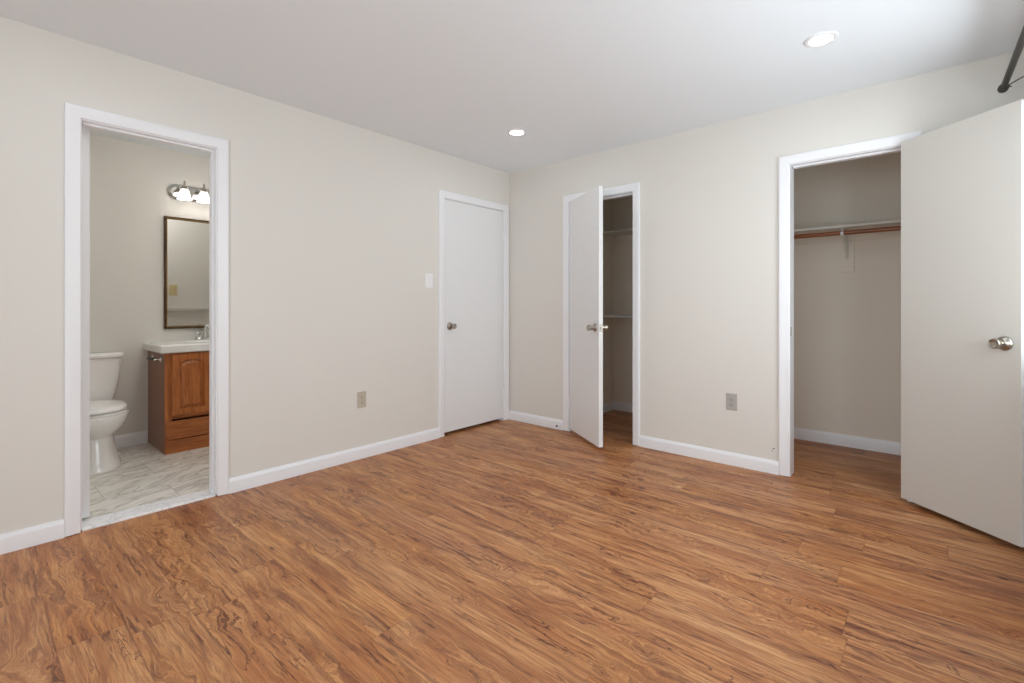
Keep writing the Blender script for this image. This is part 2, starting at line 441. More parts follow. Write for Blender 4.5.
window('window_fill', 'x', WIN_FILL[0], WIN_FILL[1], WIN_FILL[2], WIN_FILL[3], FY - 0.09, FY - 0.03, 'white glazed unseen window added behind the camera for fill light')

# ---------------------------------------------------------------- casings, jambs, baseboards
def mapper(axis, face, sign):
    """(s along wall, n out of the wall, z) -> world"""
    if axis == 'y': return lambda s, n, z: (face + sign * n, s, z)
    return lambda s, n, z: (s, face + sign * n, z)
PROF = [(0, 0), (0, 0.009), (0.003, 0.0115), (0.016, 0.0125), (0.040, 0.0165), (0.054, 0.0175), (0.058, 0.016), (0.060, 0.012), (0.060, 0)]
def casing(name, mp, a, b, label, z0=0.0, h=HD + 0.005):
    bm = bmesh.new(); rows = []
    a -= 0.005; b += 0.005
    for u, n in PROF:
        rows.append([bm.verts.new(mp(*q)) for q in ((a - u, n, z0), (a - u, n, h + u), (b + u, n, h + u), (b + u, n, z0))])
    for r0, r1 in zip(rows, rows[1:]):
        for k in range(3): bm.faces.new((r0[k], r0[k + 1], r1[k + 1], r1[k]))
    bm.faces.new([r[0] for r in rows]); bm.faces.new([r[3] for r in rows][::-1])
    return struct(obj(name, bm, 'white', smooth=True, angle=30), label, 'trim')
def jamb(name, mp, a, b, label, stop0, stop1, z0=0.0, first=True):
    bm = bmesh.new()
    def bx(s0, s1, n0, n1, q0, q1):
        p = mp(s0, n0, q0); q = mp(s1, n1, q1)
        box(bm, min(p[0], q[0]), max(p[0], q[0]), min(p[1], q[1]), max(p[1], q[1]), q0, q1)
    bx(a - J, a, -T, 0, z0, HD + J); bx(b, b + J, -T, 0, z0, HD + J); bx(a, b, -T, 0, HD, HD + J)
    st = 0.011
    if first: bx(a, a + st, -stop1, -stop0, z0, HD)
    bx(b - st, b, -stop1, -stop0, z0, HD); bx(a + st, b - st, -stop1, -stop0, HD - st, HD)
    return struct(obj(name, bm, 'white'), label, 'trim')
mL = mapper('y', 0.0, 1); mB = mapper('x', 0.0, -1)
casing('trim_1', mL, *BATH, 'white casing around the bathroom doorway', 0.004)
casing('trim_2', mL, *ENTRY, 'white casing around the closed door', 0.004)
casing('trim_3', mB, *CL1, 'white casing around the narrow closet doorway', 0.004)
casing('trim_4', mB, *CL2, 'white casing around the wide closet doorway', 0.004)
jamb('trim_5', mL, *BATH, 'white jamb lining the bathroom doorway', 0.035, 0.075, HB + 0.006, False)
jamb('trim_6', mL, *ENTRY, 'white jamb lining the closed door', 0.040, 0.080)
jamb('trim_7', mB, *CL1, 'white jamb lining the narrow closet doorway', 0.040, 0.080)
j8 = jamb('trim_8', mB, *CL2, 'white jamb lining the wide closet doorway', 0.040, 0.080, 0.0, False)
# inner casing of the bathroom doorway
casing('trim_9', mapper('y', -T, -1), *BATH, 'white casing on the bathroom side of the doorway', HB)

BP = [(0, 0.0), (0.015, 0.0), (0.015, 0.066), (0.013, 0.074), (0.008, 0.080), (0.006, 0.088), (0, 0.088)]
def base(bm, mp, s0, s1, z0=0.0, hh=1.0):
    A = [bm.verts.new(mp(s0, n, z0 + z * hh)) for n, z in BP]; B = [bm.verts.new(mp(s1, n, z0 + z * hh)) for n, z in BP]
    k = len(BP)
    for i in range(k): bm.faces.new((A[i], A[(i + 1) % k], B[(i + 1) % k], B[i]))
    bm.faces.new(A[::-1]); bm.faces.new(B)
def board(name, mp, segs, label, z0=0.0, hh=1.0):
    bm = bmesh.new()
    for s0, s1 in segs: base(bm, mp, s0, s1, z0, hh)
    return struct(obj(name, bm, 'white', smooth=True, angle=35), label, 'baseboard')
K = 0.065
board('baseboard_left', mL, [(FY, BATH[0] - K), (BATH[1] + K, ENTRY[0] - K), (ENTRY[1] + K, 0.0)], 'white baseboard along the left wall')
bb = board('baseboard_back', mB, [(0.015, CL1[0] - K), (CL1[1] + K, CL2[0] - K), (CL2[1] + K, RX - 0.015)], 'white baseboard along the far wall')
board('baseboard_right', mapper('y', RX, -1), [(FY, 0.0)], 'white baseboard along the right wall')
board('baseboard_front', mapper('x', FY, 1), [(0.015, RX - 0.015)], 'white baseboard behind the camera')
board('baseboard_bathroom', mapper('y', BX, 1), [(-3.39, -2.592), (-1.785, -1.56)], 'white baseboard on the bathroom wall behind the toilet', HB, 1.12)
board('baseboard_closet_back', mapper('x', CY, -1), [(0.565, 1.78), (1.895, RX - 0.015)], 'white baseboard along the closets back wall', 0, 1.05)
board('baseboard_closet_left', mapper('y', 0.55, 1), [(T, CY)], 'white baseboard on the narrow closet left side', 0, 1.05)
board('baseboard_closet_right', mapper('y', RX, -1), [(T, CY)], 'white baseboard on the wide closet right side', 0, 1.05)
board('baseboard_closet_divider', mapper('y', 1.88, 1), [(T, CY)], 'white baseboard on the partition in the wide closet', 0, 1.05)
# baseboard end showing past the jamb inside the narrow closet
bm = bbox(1.318, 1.78, T + 0.002, T + 0.017, 0.02, 0.095, 0.002)
struct(obj('trim_10', bm, 'white'), 'white baseboard end poking past the jamb inside the narrow closet', 'trim')

bm = bbox(-T - 0.02, -0.002, BATH[0] - 0.0, BATH[1] + 0.0, 0.0, 0.014, 0.004)
bmesh.ops.scale(bm, vec=(1, 0.999, 1), verts=bm.verts, space=Matrix.Translation((0, 2.904, 0)))
struct(obj('trim_11', bm, 'sill'), 'white marble threshold under the bathroom doorway', 'threshold')

# ---------------------------------------------------------------- doors
def knob_mesh(origin, axis, s=1.0):
    bm = bmesh.new()
    m = frame_mtx(origin, axis)
    pr = [(0.0335, 0.0), (0.0335, 0.004), (0.031, 0.009), (0.022, 0.013), (0.0165, 0.019), (0.0165, 0.027),
          (0.0185, 0.036), (0.0220, 0.046), (0.0242, 0.056), (0.0242, 0.061), (0.0225, 0.0645), (0.019, 0.0655), (0.0165, 0.0640), (0.005, 0.0625)]
    lathe(bm, [(r * s, z * s) for r, z in pr], m, 32)
    return bm
def door(name, hinge, ang, length, z0, z1, label, thick=0.035, side=1, knob_z=0.948, hinge_zs=(0.25, 1.80), knobs=(True, True), pin=True, latch=True):
    """slab in local frame: x along the door from the pin, y from 0 (pin face) to side*thick; rotated by ang about the pin"""
    root_bm = bbox(0.003, length, min(0, side * thick), max(0, side * thick), z0, z1, 0.0015, 2)
    o = obj(name, root_bm, 'door'); struct(o, label, 'door')
    o.location = (hinge[0], hinge[1], 0); o.rotation_euler = (0, 0, ang)
    kx = length - 0.064
    if knobs[0]: 
        k = obj('door_knob', knob_mesh((kx, 0 if side > 0 else 0, knob_z), (0, -side, 0)), 'nickel', o, True)
    if knobs[1]:
        k = obj('door_knob', knob_mesh((kx, side * thick, knob_z), (0, side, 0)), 'nickel', o, True)
    # latch plate on the free edge
    bm = bmesh.new() if latch else None
    if latch: box(bm, length - 0.001, length + 0.0012, side * thick * 0.5 - 0.0125, side * thick * 0.5 + 0.0125, knob_z - 0.028, knob_z + 0.028)
    if latch: lathe(bm, [(0.008, 0), (0.008, 0.009), (0.006, 0.011)], frame_mtx((length + 0.001, side * thick * 0.5, knob_z), (1, 0, 0)), 16)
    if latch: obj('latch_plate', bm, 'nickel', o)
    if pin:
        for hz in hinge_zs:
            bm = bmesh.new()
            for q in range(5):
                lathe(bm, [(0.0062, 0.0), (0.0068, 0.001), (0.0068, 0.0165), (0.0062, 0.0175)], Matrix.Translation((0.0, -side * 0.006, hz - 0.044 + q * 0.0178)), 14)
            box(bm, 0.0, 0.012, min(0, -side * 0.002), max(0, -side * 0.002), hz - 0.044, hz + 0.044)
            h = obj('hinge', bm, 'white', o, True)
    return o
# bathroom door: pin on the bathroom side of the left jamb, opened 90 degrees into the bathroom
dbath = door('door_1', (-T - 0.002, BATH[0] + 0.015), PI, 0.585, HB + 0.022, HD - 0.004,
     'white flat door swung open into the bathroom, seen edge-on', side=-1, hinge_zs=(), pin=False, thick=0.031)
for hz in (0.262, 1.840):
    bm = bmesh.new(); box(bm, -0.012, 0.030, 0.0002, 0.0125, hz - 0.045, hz + 0.045); obj('hinge', bm, 'white', dbath)
# closed door, hinged at the corner side
dent = door('door_2', (-0.002, ENTRY[1] - 0.003), -PI / 2, ENTRY[1] - ENTRY[0] - 0.006, 0.028, HD - 0.003,
     'closed white flat door with a satin knob beside the room corner', side=-1, hinge_zs=(0.27, 1.80), knobs=(True, True))
# narrow closet door, ajar
dc1 = door('door_3', (CL1[0] + 0.006, -0.012), -math.radians(33.2), 0.595, 0.028, HD + 0.006,
     'white flat closet door standing ajar in front of the narrow closet', side=1, hinge_zs=(0.25, 1.80), knob_z=0.953)
# wide closet door, opened far round towards the right wall; its inner face shows
a2 = -math.radians(40.3)
dc2 = door('door_4', (CL2[1] - 0.007, -0.021), a2, 0.584, 0.030, HD + 0.012,
     'white flat closet door swung wide open at the right edge', side=-1, hinge_zs=(0.25, 1.80), knob_z=0.950, latch=False)
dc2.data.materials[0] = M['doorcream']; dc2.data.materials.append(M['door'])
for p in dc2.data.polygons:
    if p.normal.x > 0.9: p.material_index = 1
# strike plate on the wide closet's left jamb
bm = bbox(CL2[0] - 0.0005, CL2[0] + 0.0015, 0.006, 0.032, 0.925, 0.985, 0)
o = obj('strike_plate', bm, 'nickel', j8)

# ---------------------------------------------------------------- recessed lights
def recessed(x, y, label):
    o = thing('recessed_light', label, 'ceiling light', (x, y, H), 'recessed ceiling lights')
    bm = bmesh.new()
    lathe(bm, [(0.048, -0.0035), (0.052, -0.0065), (0.066, -0.0060), (0.0715, -0.0035), (0.0725, 0.0)], Matrix.Identity(4), 48, caps=False)
    obj('trim_ring', bm, 'white', o, True, 60)
    bm = bmesh.new(); lathe(bm, [(0.0495, -0.0030), (0.048, -0.0042)], Matrix.Identity(4), 40)
    obj('light_lens', bm, 'lens', o)
    return o
recessed(2.765, -0.80, 'round lit recessed light in the ceiling above the wide closet')
recessed(0.803, -0.82, 'round lit recessed light in the ceiling by the far corner')
for x, y in ((0.803, -3.25), (2.765, -3.25)):  # unseen fixtures added outside the view for more light
    o = recessed(x, y, 'round unseen recessed light added in the near half of the ceiling')
cl = thing('fill_lamp', 'unseen dome lamp added on the bathroom ceiling for fill light', 'ceiling light', (-0.42, -2.40, H))  # unseen lamp added to brighten the bathroom
bm = bmesh.new(); lathe(bm, [(0.16, 0.0), (0.16, -0.02), (0.145, -0.025)], Matrix.Identity(4), 40); obj('canopy', bm, 'nickel', cl, True)
bm = bmesh.new(); lathe(bm, [(0.145, -0.024), (0.142, -0.04), (0.115, -0.07), (0.06, -0.09), (0.01, -0.095)], Matrix.Identity(4), 40); obj('fill_dome', bm, 'dome', cl, True, 60)

# ---------------------------------------------------------------- outlets and switch
def plate_bm(mp, s, z, w, h, t=0.006):
    bm = bmesh.new()
    def ring(d, n): return [mp(s - w / 2 + d, n, z - h / 2 + d), mp(s + w / 2 - d, n, z - h / 2 + d), mp(s + w / 2 - d, n, z + h / 2 - d), mp(s - w / 2 + d, n, z + h / 2 - d)]
    loft(bm, [ring(0, 0), ring(0, 0.002), ring(0.0015, 0.0045), ring(0.004, t)])
    return bm
def wbox(bm, mp, s0, s1, n0, n1, z0, z1):
    p = mp(s0, n0, z0); q = mp(s1, n1, z1)
    box(bm, min(p[0], q[0]), max(p[0], q[0]), min(p[1], q[1]), max(p[1], q[1]), z0, z1)
def local(mp0):
    return mp0
def outlet(axis, sign, loc, mat, label, decora=False):
    o = thing('wall_outlet', label, 'electrical outlet', loc)
    mp = mapper(axis, 0, sign)
    obj('cover_plate', plate_bm(mp, 0, 0, 0.074, 0.118), mat, o)
    for dz in (-0.0195, 0.0195):
        bm = bmesh.new()
        ax = (sign, 0, 0) if axis == 'y' else (0, sign, 0)
        rings = []
        for n, f in ((0.0055, 1.0), (0.0085, 1.0), (0.0095, 0.93)):
            rr = []
            for k in range(24):
                a = 2 * PI * k / 24
                rr.append(mp(f * 0.0172 * math.cos(a), n, dz + f * max(-0.0135, min(0.0135, 0.0172 * math.sin(a)))))
            rings.append(rr)
        loft(bm, rings)
        r = obj('receptacle', bm, mat, o)
        bm = bmesh.new()
        for sx, hh in ((-0.0062, 0.0042), (0.0062, 0.0036)):
            wbox(bm, mp, sx - 0.0012, sx + 0.0012, 0.0092, 0.0100, dz + 0.002 - hh, dz + 0.002 + hh)
        wbox(bm, mp, -0.002, 0.002, 0.0092, 0.0100, dz - 0.0105, dz - 0.0065)
        obj('slots', bm, 'dark', r)
    bm = bmesh.new(); lathe(bm, [(0.0032, 0.0055), (0.0032, 0.0068), (0.0022, 0.0074)], frame_mtx((0, 0, 0), mp(0, 1, 0)), 14)
    obj('screw', bm, 'nickel', o)
    return o
outlet('y', 1, (0, -1.645, 0.432), 'beige_plastic', 'beige outlet low on the left wall between bathroom and closed door')
outlet('x', -1, (2.103, 0, 0.447), 'grey_plastic', 'pale grey outlet low on the far wall left of the wide closet')
def switch(axis, sign, loc, mat, label, name='light_switch'):
    o = thing(name, label, 'light switch', loc); mp = mapper(axis, 0, sign)
    obj('cover_plate', plate_bm(mp, 0, 0, 0.078, 0.122), mat, o)
    bm = bmesh.new(); wbox(bm, mp, -0.0165, 0.0165, 0.0055, 0.0072, -0.033, 0.033)
    r = obj('rocker_frame', bm, mat, o)
    bm = bmesh.new()
    loft(bm, [[mp(-0.0145, 0.007, -0.030), mp(0.0145, 0.007, -0.030), mp(0.0145, 0.007, 0.030), mp(-0.0145, 0.007, 0.030)],
              [mp(-0.0145, 0.0075, -0.030), mp(0.0145, 0.0075, -0.030), mp(0.0145, 0.0125, 0.030), mp(-0.0145, 0.0125, 0.030)]])
    obj('rocker', bm, mat, o)
    return o
switch('y', 1, (0, -1.014, 1.335), 'white_plastic', 'white switch plate on the left wall beside the closed door')
switch('y', -1, (-T, -2.045, 1.30), 'ivory_plastic', 'ivory switch plate seen reflected in the bathroom mirror')
# towel bar seen in the mirror
tb = thing('towel_bar', 'painted towel bar seen reflected low in the bathroom mirror', 'towel bar', (-T, -1.87, 1.105))
bm = bmesh.new(); box(bm, -0.020, 0, -0.30, 0.44 - 0.14, -0.035, 0.035); obj('backboard', bm, 'closetwhite', tb)
bm = bmesh.new(); tube(bm, [(-0.06, -0.27, 0.0), (-0.06, 0.27, 0.0)], 0.009); obj('bar', bm, 'closetwhite', tb, True)
for yy in (-0.27, 0.27):
    bm = bmesh.new(); lathe(bm, [(0.016, 0.018), (0.012, 0.03), (0.012, 0.068), (0.009, 0.072)], frame_mtx((0, yy, 0), (-1, 0, 0)), 16)
    obj('post', bm, 'closetwhite', tb, True)

# two old screw holes in the far wall
for k, (hx, hz, rr) in enumerate(((2.371, 0.168, 0.0045), (2.362, 0.150, 0.003))):
    bm = bmesh.new(); lathe(bm, [(rr * 2.2, 0.0), (rr * 2.0, 0.0012), (rr, 0.0014), (rr * 0.9, 0.0009)], frame_mtx((hx, 0, hz), (0, -1, 0)), 16)
    for f in bm.faces: f.material_index = 0
    o = obj('screw_anchor', bm, 'spackle', None, True)
    tag(o, ['upper', 'lower'][k] + ' of two tiny wall anchors above the baseboard left of the wide closet', 'wall anchor', 'wall anchors by the wide closet')
    bm = bmesh.new(); lathe(bm, [(rr, 0.0012), (rr * 0.8, 0.0019)], frame_mtx((hx, 0, hz), (0, -1, 0)), 12)
    obj('hole', bm, 'dark', o)

# door stop on the baseboard left of the narrow closet
ds = thing('door_stop', 'small door stop with dark tip on the baseboard left of the narrow closet', 'door stop', (0.628, -0.015, 0.045))
bm = bmesh.new(); lathe(bm, [(0.010, 0), (0.010, 0.003), (0.004, 0.006)], frame_mtx((0, 0, 0), (0, -1, 0)), 16)
tube(bm, [(0.0045 * math.cos(k * 0.9), -0.004 - k * 0.0009, 0.0045 * math.sin(k * 0.9)) for k in range(50)], 0.0011, 6)
obj('spring', bm, 'white', ds, True)
bm = bmesh.new(); lathe(bm, [(0.006, 0.046), (0.008, 0.050), (0.0075, 0.060), (0.005, 0.062)], frame_mtx((0, 0, 0), (0, -1, 0)), 16)
obj('rubber_tip', bm, 'dark', ds, True)

# ---------------------------------------------------------------- closet fittings
def shelf(name, x0, x1, zt, depth, label, th=0.018, cleat=0.085, wall='closetwhite'):
    o = thing(name, label, 'shelf', ((x0 + x1) / 2, CY, zt))
    hw = (x1 - x0) / 2
    obj('board', bbox(-hw, hw, -depth, 0, -th, 0, 0.0015), 'closetwhite', o)
    if cleat: obj('cleat', bbox(-hw, hw, -0.018, 0, -th - cleat, -th - 0.0005, 0.0015), 'closetwall_lifted', o)
    for s in (-1, 1):
        xx = s * (hw - 0.009)
        if cleat: obj('end_cleat', bbox(xx - 0.009, xx + 0.009, -depth + 0.01, -0.019, -th - cleat, -th - 0.0005, 0.0015), 'closetwall_lifted', o)
    return o
shelf('closet_shelf', 0.55, 1.78, 1.893, 0.30, 'white shelf high inside the narrow closet', 0.016, 0.075)
shelf('closet_shelf', 0.55, 1.78, 1.026, 0.30, 'pale shelf at mid height inside the narrow closet', 0.020, 0.040)
shelf('closet_shelf', 1.88, RX, 1.732, 0.30, 'long white shelf inside the wide closet above the brown rod', 0.016, 0.075)
rod = thing('closet_rod', 'round brown wooden hanging rod under the wide closet shelf', 'closet rod', (1.885, 0.80, 1.676))
bm = bmesh.new(); tube(bm, [(0.0, 0, 0), (RX - 1.89, 0, 0)], 0.0165, 24); obj('pole', bm, 'rod_wood', rod, True, 50)
for xx, s in ((0.0, 1), (RX - 1.89, -1)):
    bm = bmesh.new(); lathe(bm, [(0.030, 0), (0.030, 0.003), (0.022, 0.012), (0.0175, 0.012)], frame_mtx((xx - s * 0.004, 0, 0), (s, 0, 0)), 20)
    obj('socket', bm, 'closetwhite', rod, True)
# bracket in the middle of the wide closet
br = thing('shelf_bracket', 'white shelf and rod bracket on a painted board in the wide closet', 'bracket', (2.655, CY, 1.40))
obj('backing_board', bbox(-0.046, 0.046, -0.019, 0, -0.005, 0.238, 0.0015), 'closetwall_lifted', br)
bm = bmesh.new()
bx_ = 0.0
tube(bm, [(0, -0.026, 0.105), (0, -0.029, 0.11), (0, -0.060, 0.150), (0, -0.140, 0.215), (0, -0.215, 0.250), (0, -0.262, 0.252)], 0.006, 10)
tube(bm, [(0, -0.026, 0.105), (0, -0.026, 0.306)], 0.007, 10)
tube(bm, [(0, -0.026, 0.307), (0, -0.288, 0.307)], 0.006, 10)
tube(bm, [(0, -0.262, 0.252), (0, -0.262, 0.300)], 0.006, 10)
obj('arm', bm, 'closetwhite', br, True)
bm = bmesh.new()
pts = [(0, -0.280 + 0.0215 * math.cos(a), 0.276 + 0.0215 * math.sin(a)) for a in [math.radians(d) for d in range(-180 - 20, 21, 20)]]
for w in (-0.006, 0.0, 0.006):
    tube(bm, [(w, p[1], p[2]) for p in pts], 0.004, 8)
obj('rod_hook', bm, 'white', br, True)
bm = bbox(-0.012, 0.012, -0.026, -0.0192, 0.09, 0.232, 0.001); obj('back_strip', bm, 'closetwhite', br)

# ---------------------------------------------------------------- curtain rod above the window
cr = thing('curtain_rod', 'dark metal curtain rod end high at the top right corner', 'curtain rod', (3.440, -0.205, 2.200), rotz=math.radians(1.4))
bm = bmesh.new(); tube(bm, [(0, -0.005, 0), (0, -2.45, 0)], 0.0128, 24); obj('pole', bm, 'rod_dark', cr, True, 50)
for yy, s in ((0.0, 1), (-2.455, -1)):
    bm = bmesh.new(); lathe(bm, [(0.0135, -0.030), (0.0165, -0.028), (0.0165, -0.022), (0.0145, -0.020), (0.0145, -0.012), (0.019, -0.010), (0.0205, 0.0), (0.0205, 0.012), (0.017, 0.016)], frame_mtx((0, yy, 0), (0, s, 0)), 24)
    obj('end_cap', bm, 'rod_dark', cr, True)
for yy in (-0.055, -2.40):
    bm = bmesh.new()
    tube(bm, [(0.013, yy + 0.03, -0.002), (0.03, yy + 0.02, 0.006), (0.06, yy + 0.0, 0.016), (0.100, yy - 0.02, 0.020)], 0.0028, 8)
    tube(bm, [(0.013, yy + 0.03, -0.002), (0.026, yy + 0.035, -0.008)], 0.0028, 8)
    b_ = obj('bracket', bm, 'rod_dark', cr, True)
    bm = bmesh.new(); lathe(bm, [(0.022, 0), (0.022, 0.004), (0.012, 0.007), (0.008, 0.012)], frame_mtx((RX - 3.440, yy - 0.02, -0.005), (-1, 0, 0)), 20)
    box(bm, 0.088, 0.103, yy - 0.025, yy - 0.015, -0.012, 0.026)
    obj('wall_flange', bm, 'rod_dark', b_, True)

# ---------------------------------------------------------------- toilet
def egg(cx, a_f, a_b, b, z, n=48, p=2.3, yc=0.0):
    pts = []
    for k in range(n):
        t = 2 * PI * k / n; c, s = math.cos(t), math.sin(t)
        a = a_f if c >= 0 else a_b
        pts.append((cx + a * math.copysign(abs(c) ** (2 / p), c), yc + b * math.copysign(abs(s) ** (2 / p), s), z))
    return pts
TY_ = -3.0
toi = thing('toilet', 'white porcelain toilet on the bathroom tile floor beside the vanity', 'toilet', (BX, TY_, HB))
bm = bmesh.new()
R = [(0.36, 0.295, 0.215, 0.166, 0.0), (0.36, 0.295, 0.215, 0.166, 0.014), (0.36, 0.284, 0.21, 0.158, 0.035), (0.36, 0.268, 0.205, 0.146, 0.10), (0.36, 0.252, 0.20, 0.132, 0.17),
     (0.36, 0.238, 0.21, 0.124, 0.215), (0.385, 0.270, 0.25, 0.150, 0.255), (0.41, 0.308, 0.30, 0.178, 0.295), (0.42, 0.322, 0.33, 0.192, 0.335),
     (0.42, 0.326, 0.36, 0.196, 0.362), (0.42, 0.326, 0.37, 0.197, 0.376), (0.42, 0.312, 0.365, 0.184, 0.382)]
loft(bm, [egg(c, f, b, w, z, 56, 2.25) for c, f, b, w, z in R])
obj('bowl', bm, 'porcelain', toi, True, 50)
bm = bmesh.new()
S = [(0.0, 0.400, 0.0), (0.006, 0.400, -0.0), (0.0, 0.402, 0.012), (-0.006, 0.402, 0.016)]
loft(bm, [egg(0.45, 0.280 + d, 0.205 + d, 0.186 + d, z, 56, 2.25) for d, z in ((-0.010, 0.383), (0.003, 0.386), (0.003, 0.397), (-0.004, 0.400))])
obj('seat', bm, 'porcelain', toi, True, 50)
bm = bmesh.new()
loft(bm, [egg(0.45, 0.280 + d, 0.205 + d, 0.186 + d, z, 56, 2.25) for d, z in ((-0.012, 0.406), (0.002, 0.410), (0.002, 0.422), (-0.006, 0.430), (-0.035, 0.436), (-0.09, 0.440))])
obj('lid', bm, 'porcelain', toi, True, 50)
bm = bmesh.new()
def sq(x0, x1, hw, z, p=7.0): 
    return egg((x0 + x1) / 2, (x1 - x0) / 2, (x1 - x0) / 2, hw, z, 56, p)
loft(bm, [sq(0.045, 0.165, 0.150, 0.3835), sq(0.035, 0.178, 0.168, 0.42), sq(0.028, 0.186, 0.180, 0.47), sq(0.022, 0.192, 0.194, 0.54), sq(0.019, 0.196, 0.205, 0.62), sq(0.018, 0.198, 0.210, 0.68), sq(0.018, 0.199, 0.212, 0.726)])
obj('tank', bm, 'porcelain', toi, True, 50)
bm = bmesh.new()
loft(bm, [sq(0.016, 0.202, 0.216, 0.727), sq(0.010, 0.212, 0.226, 0.734), sq(0.008, 0.215, 0.229, 0.750), sq(0.010, 0.213, 0.228, 0.757), sq(0.016, 0.206, 0.220, 0.761)])
obj('tank_lid', bm, 'porcelain', toi, True, 40)
bm = bmesh.new(); lathe(bm, [(0.014, 0), (0.014, 0.006), (0.007, 0.010), (0.007, 0.02)], frame_mtx((0.197, -0.15, 0.67), (1, 0, 0)), 16)
tube(bm, [(0.215, -0.15, 0.67), (0.218, -0.11, 0.665), (0.218, -0.07, 0.655)], 0.006, 10)
obj('flush_lever', bm, 'chrome', toi, True)
for s in (-1, 1):
    bm = bmesh.new(); lathe(bm, [(0.014, 0), (0.014, 0.008), (0.009, 0.016), (0.003, 0.018)], Matrix.Translation((0.33, s * 0.160, 0.03)), 16)
    obj('bolt_cap', bm, 'porcelain', toi, True)
    bm = bmesh.new(); lathe(bm, [(0.016, 0.381), (0.018, 0.388), (0.018, 0.420), (0.012, 0.425)], Matrix.Translation((0.245, s * 0.075, 0.003)), 16)
    obj('seat_hinge', bm, 'porcelain', toi, True)

# ---------------------------------------------------------------- vanity
VX0, VX1 = BX, -1.165; VY0, VY1 = -2.588, -1.800; VH = 0.768
van = thing('vanity_cabinet', 'brown oak bathroom vanity cabinet under the white basin top', 'cabinet', (VX0, (VY0 + VY1) / 2, HB))
hw = (VY1 - VY0) / 2; D = VX1 - VX0
# carcass: two sides, bottom, back
bm = bmesh.new()
box(bm, 0.002, D - 0.020, -hw, -hw + 0.015, 0, VH - HB); obj('side_panel', bm, 'oak_side', van)
bm = bmesh.new(); box(bm, 0.002, D - 0.020, hw - 0.015, hw, 0, VH - HB); obj('side_panel', bm, 'oak_side', van)
bm = bmesh.new(); box(bm, 0.002, D - 0.020, -hw + 0.015, hw - 0.015, 0.10, 0.115); box(bm, 0.002, 0.010, -hw + 0.015, hw - 0.015, 0.115, VH - HB); obj('carcass', bm, 'oak_side', van)
# face frame
for a, b in ((-hw, -hw + 0.045), (hw - 0.045, hw)): obj('face_stile', bbox(D - 0.020, D, a, b, 0.0, VH - HB, 0.001), 'oak', van)
for a, b in ((0.735, VH - HB), (0.258, 0.300)): obj('face_rail', bbox(D - 0.020, D - 0.0005, -hw + 0.045, hw - 0.045, a, b, 0.001), 'oak_h', van)
obj('face_stile', bbox(D - 0.020, D, -hw + 0.318, hw - 0.318, 0.300, 0.735, 0.001), 'oak', van)
obj('base_board', bbox(D - 0.018, D + 0.006, -hw, hw, 0.0, 0.100, 0.002), 'oak_h', van)
obj('drawer_front', bbox(D + 0.0005, D + 0.018, -hw + 0.004, hw - 0.004, 0.108, 0.244, 0.005, 3), 'oak_h', van)
def arch(w, z0, zs, zp, m):
    """closed outline: bottom edge, right side, elliptical top, left side - 4*m points"""
    pts = []
    for k in range(m): pts.append((-w / 2 + w * k / m, z0))
    for k in range(m): pts.append((w / 2, z0 + (zs - z0) * k / m))
    for k in range(2 * m):
        a = PI * k / (2 * m) * 1.0
        pts.append((w / 2 * math.cos(a), zs + (zp - zs) * math.sin(a) ** 0.9))
    for k in range(m): pts.append((-w / 2, zs + (z0 - zs) * k / m))
    return pts
def rectl(w, z0, z1, m):
    pts = []
    for k in range(m): pts.append((-w / 2 + w * k / m, z0))
    for k in range(m): pts.append((w / 2, z0 + (z1 - z0) * k / m))
    for k in range(2 * m): pts.append((w / 2 - w * k / (2 * m), z1))
    for k in range(m): pts.append((-w / 2, z1 + (z0 - z1) * k / m))
    return pts
def cathedral_door(yc, w, z0, z1, par):
    bm = bmesh.new(); m = 12
    def L(pts, n): return [(D + n, yc + p[0], p[1]) for p in pts]
    zs, zp = z1 - 0.100, z1 - 0.042
    f = 0.046
    rings = [L(rectl(w, z0, z1, m), 0.0005), L(rectl(w, z0, z1, m), 0.015), L(rectl(w - 0.008, z0 + 0.004, z1 - 0.004, m), 0.019),
             L(arch(w - 2 * f, z0 + f, zs, zp, m), 0.019), L(arch(w - 2 * f - 0.004, z0 + f + 0.002, zs, zp - 0.002, m), 0.005),
             L(arch(w - 2 * f - 0.020, z0 + f + 0.010, zs, zp - 0.010, m), 0.005),
             L(arch(w - 2 * f - 0.064, z0 + f + 0.032, zs - 0.004, zp - 0.032, m), 0.0185)]
    loft(bm, rings)
    return obj('cabinet_door', bm, 'oak', par, True, 25)
dw = 0.262
cathedral_door(-hw + 0.042 + dw / 2, dw, 0.286, 0.752, van)
cathedral_door(hw - 0.042 - dw / 2, dw, 0.286, 0.752, van)

top = thing('sink_countertop', 'white moulded basin top resting on the brown vanity cabinet', 'countertop', (VX0, (VY0 + VY1) / 2, VH + 0.001))
bm = bmesh.new()
tw, td, tt = hw + 0.034, D + 0.034, 0.064
nb = 48
def rr(x0, x1, w, z, p=2.0, f=1.0):
    return egg((x0 + x1) / 2, (x1 - x0) / 2, (x1 - x0) / 2, w, z, nb, p)
loft(bm, [rr(0.001, td - 0.006, tw - 0.006, 0.0, 40), rr(0.001, td, tw, 0.006, 40), rr(0.001, td, tw, tt - 0.012, 40), rr(0.002, td - 0.010, tw - 0.010, tt, 30),
          rr(0.105, td - 0.055, 0.215, tt, 2.6), rr(0.110, td - 0.060, 0.210, tt - 0.006, 2.6), rr(0.125, td - 0.075, 0.19, tt - 0.03, 2.4), rr(0.16, td - 0.12, 0.14, tt - 0.045, 2.2), rr(0.26, 0.32, 0.03, tt - 0.05, 2)])
obj('basin_slab', bm, 'counter', top, True, 35)
bm = bmesh.new(); lathe(bm, [(0.022, 0.0), (0.022, 0.002), (0.015, 0.004)], Matrix.Translation((0.29, 0, tt - 0.052)), 20)
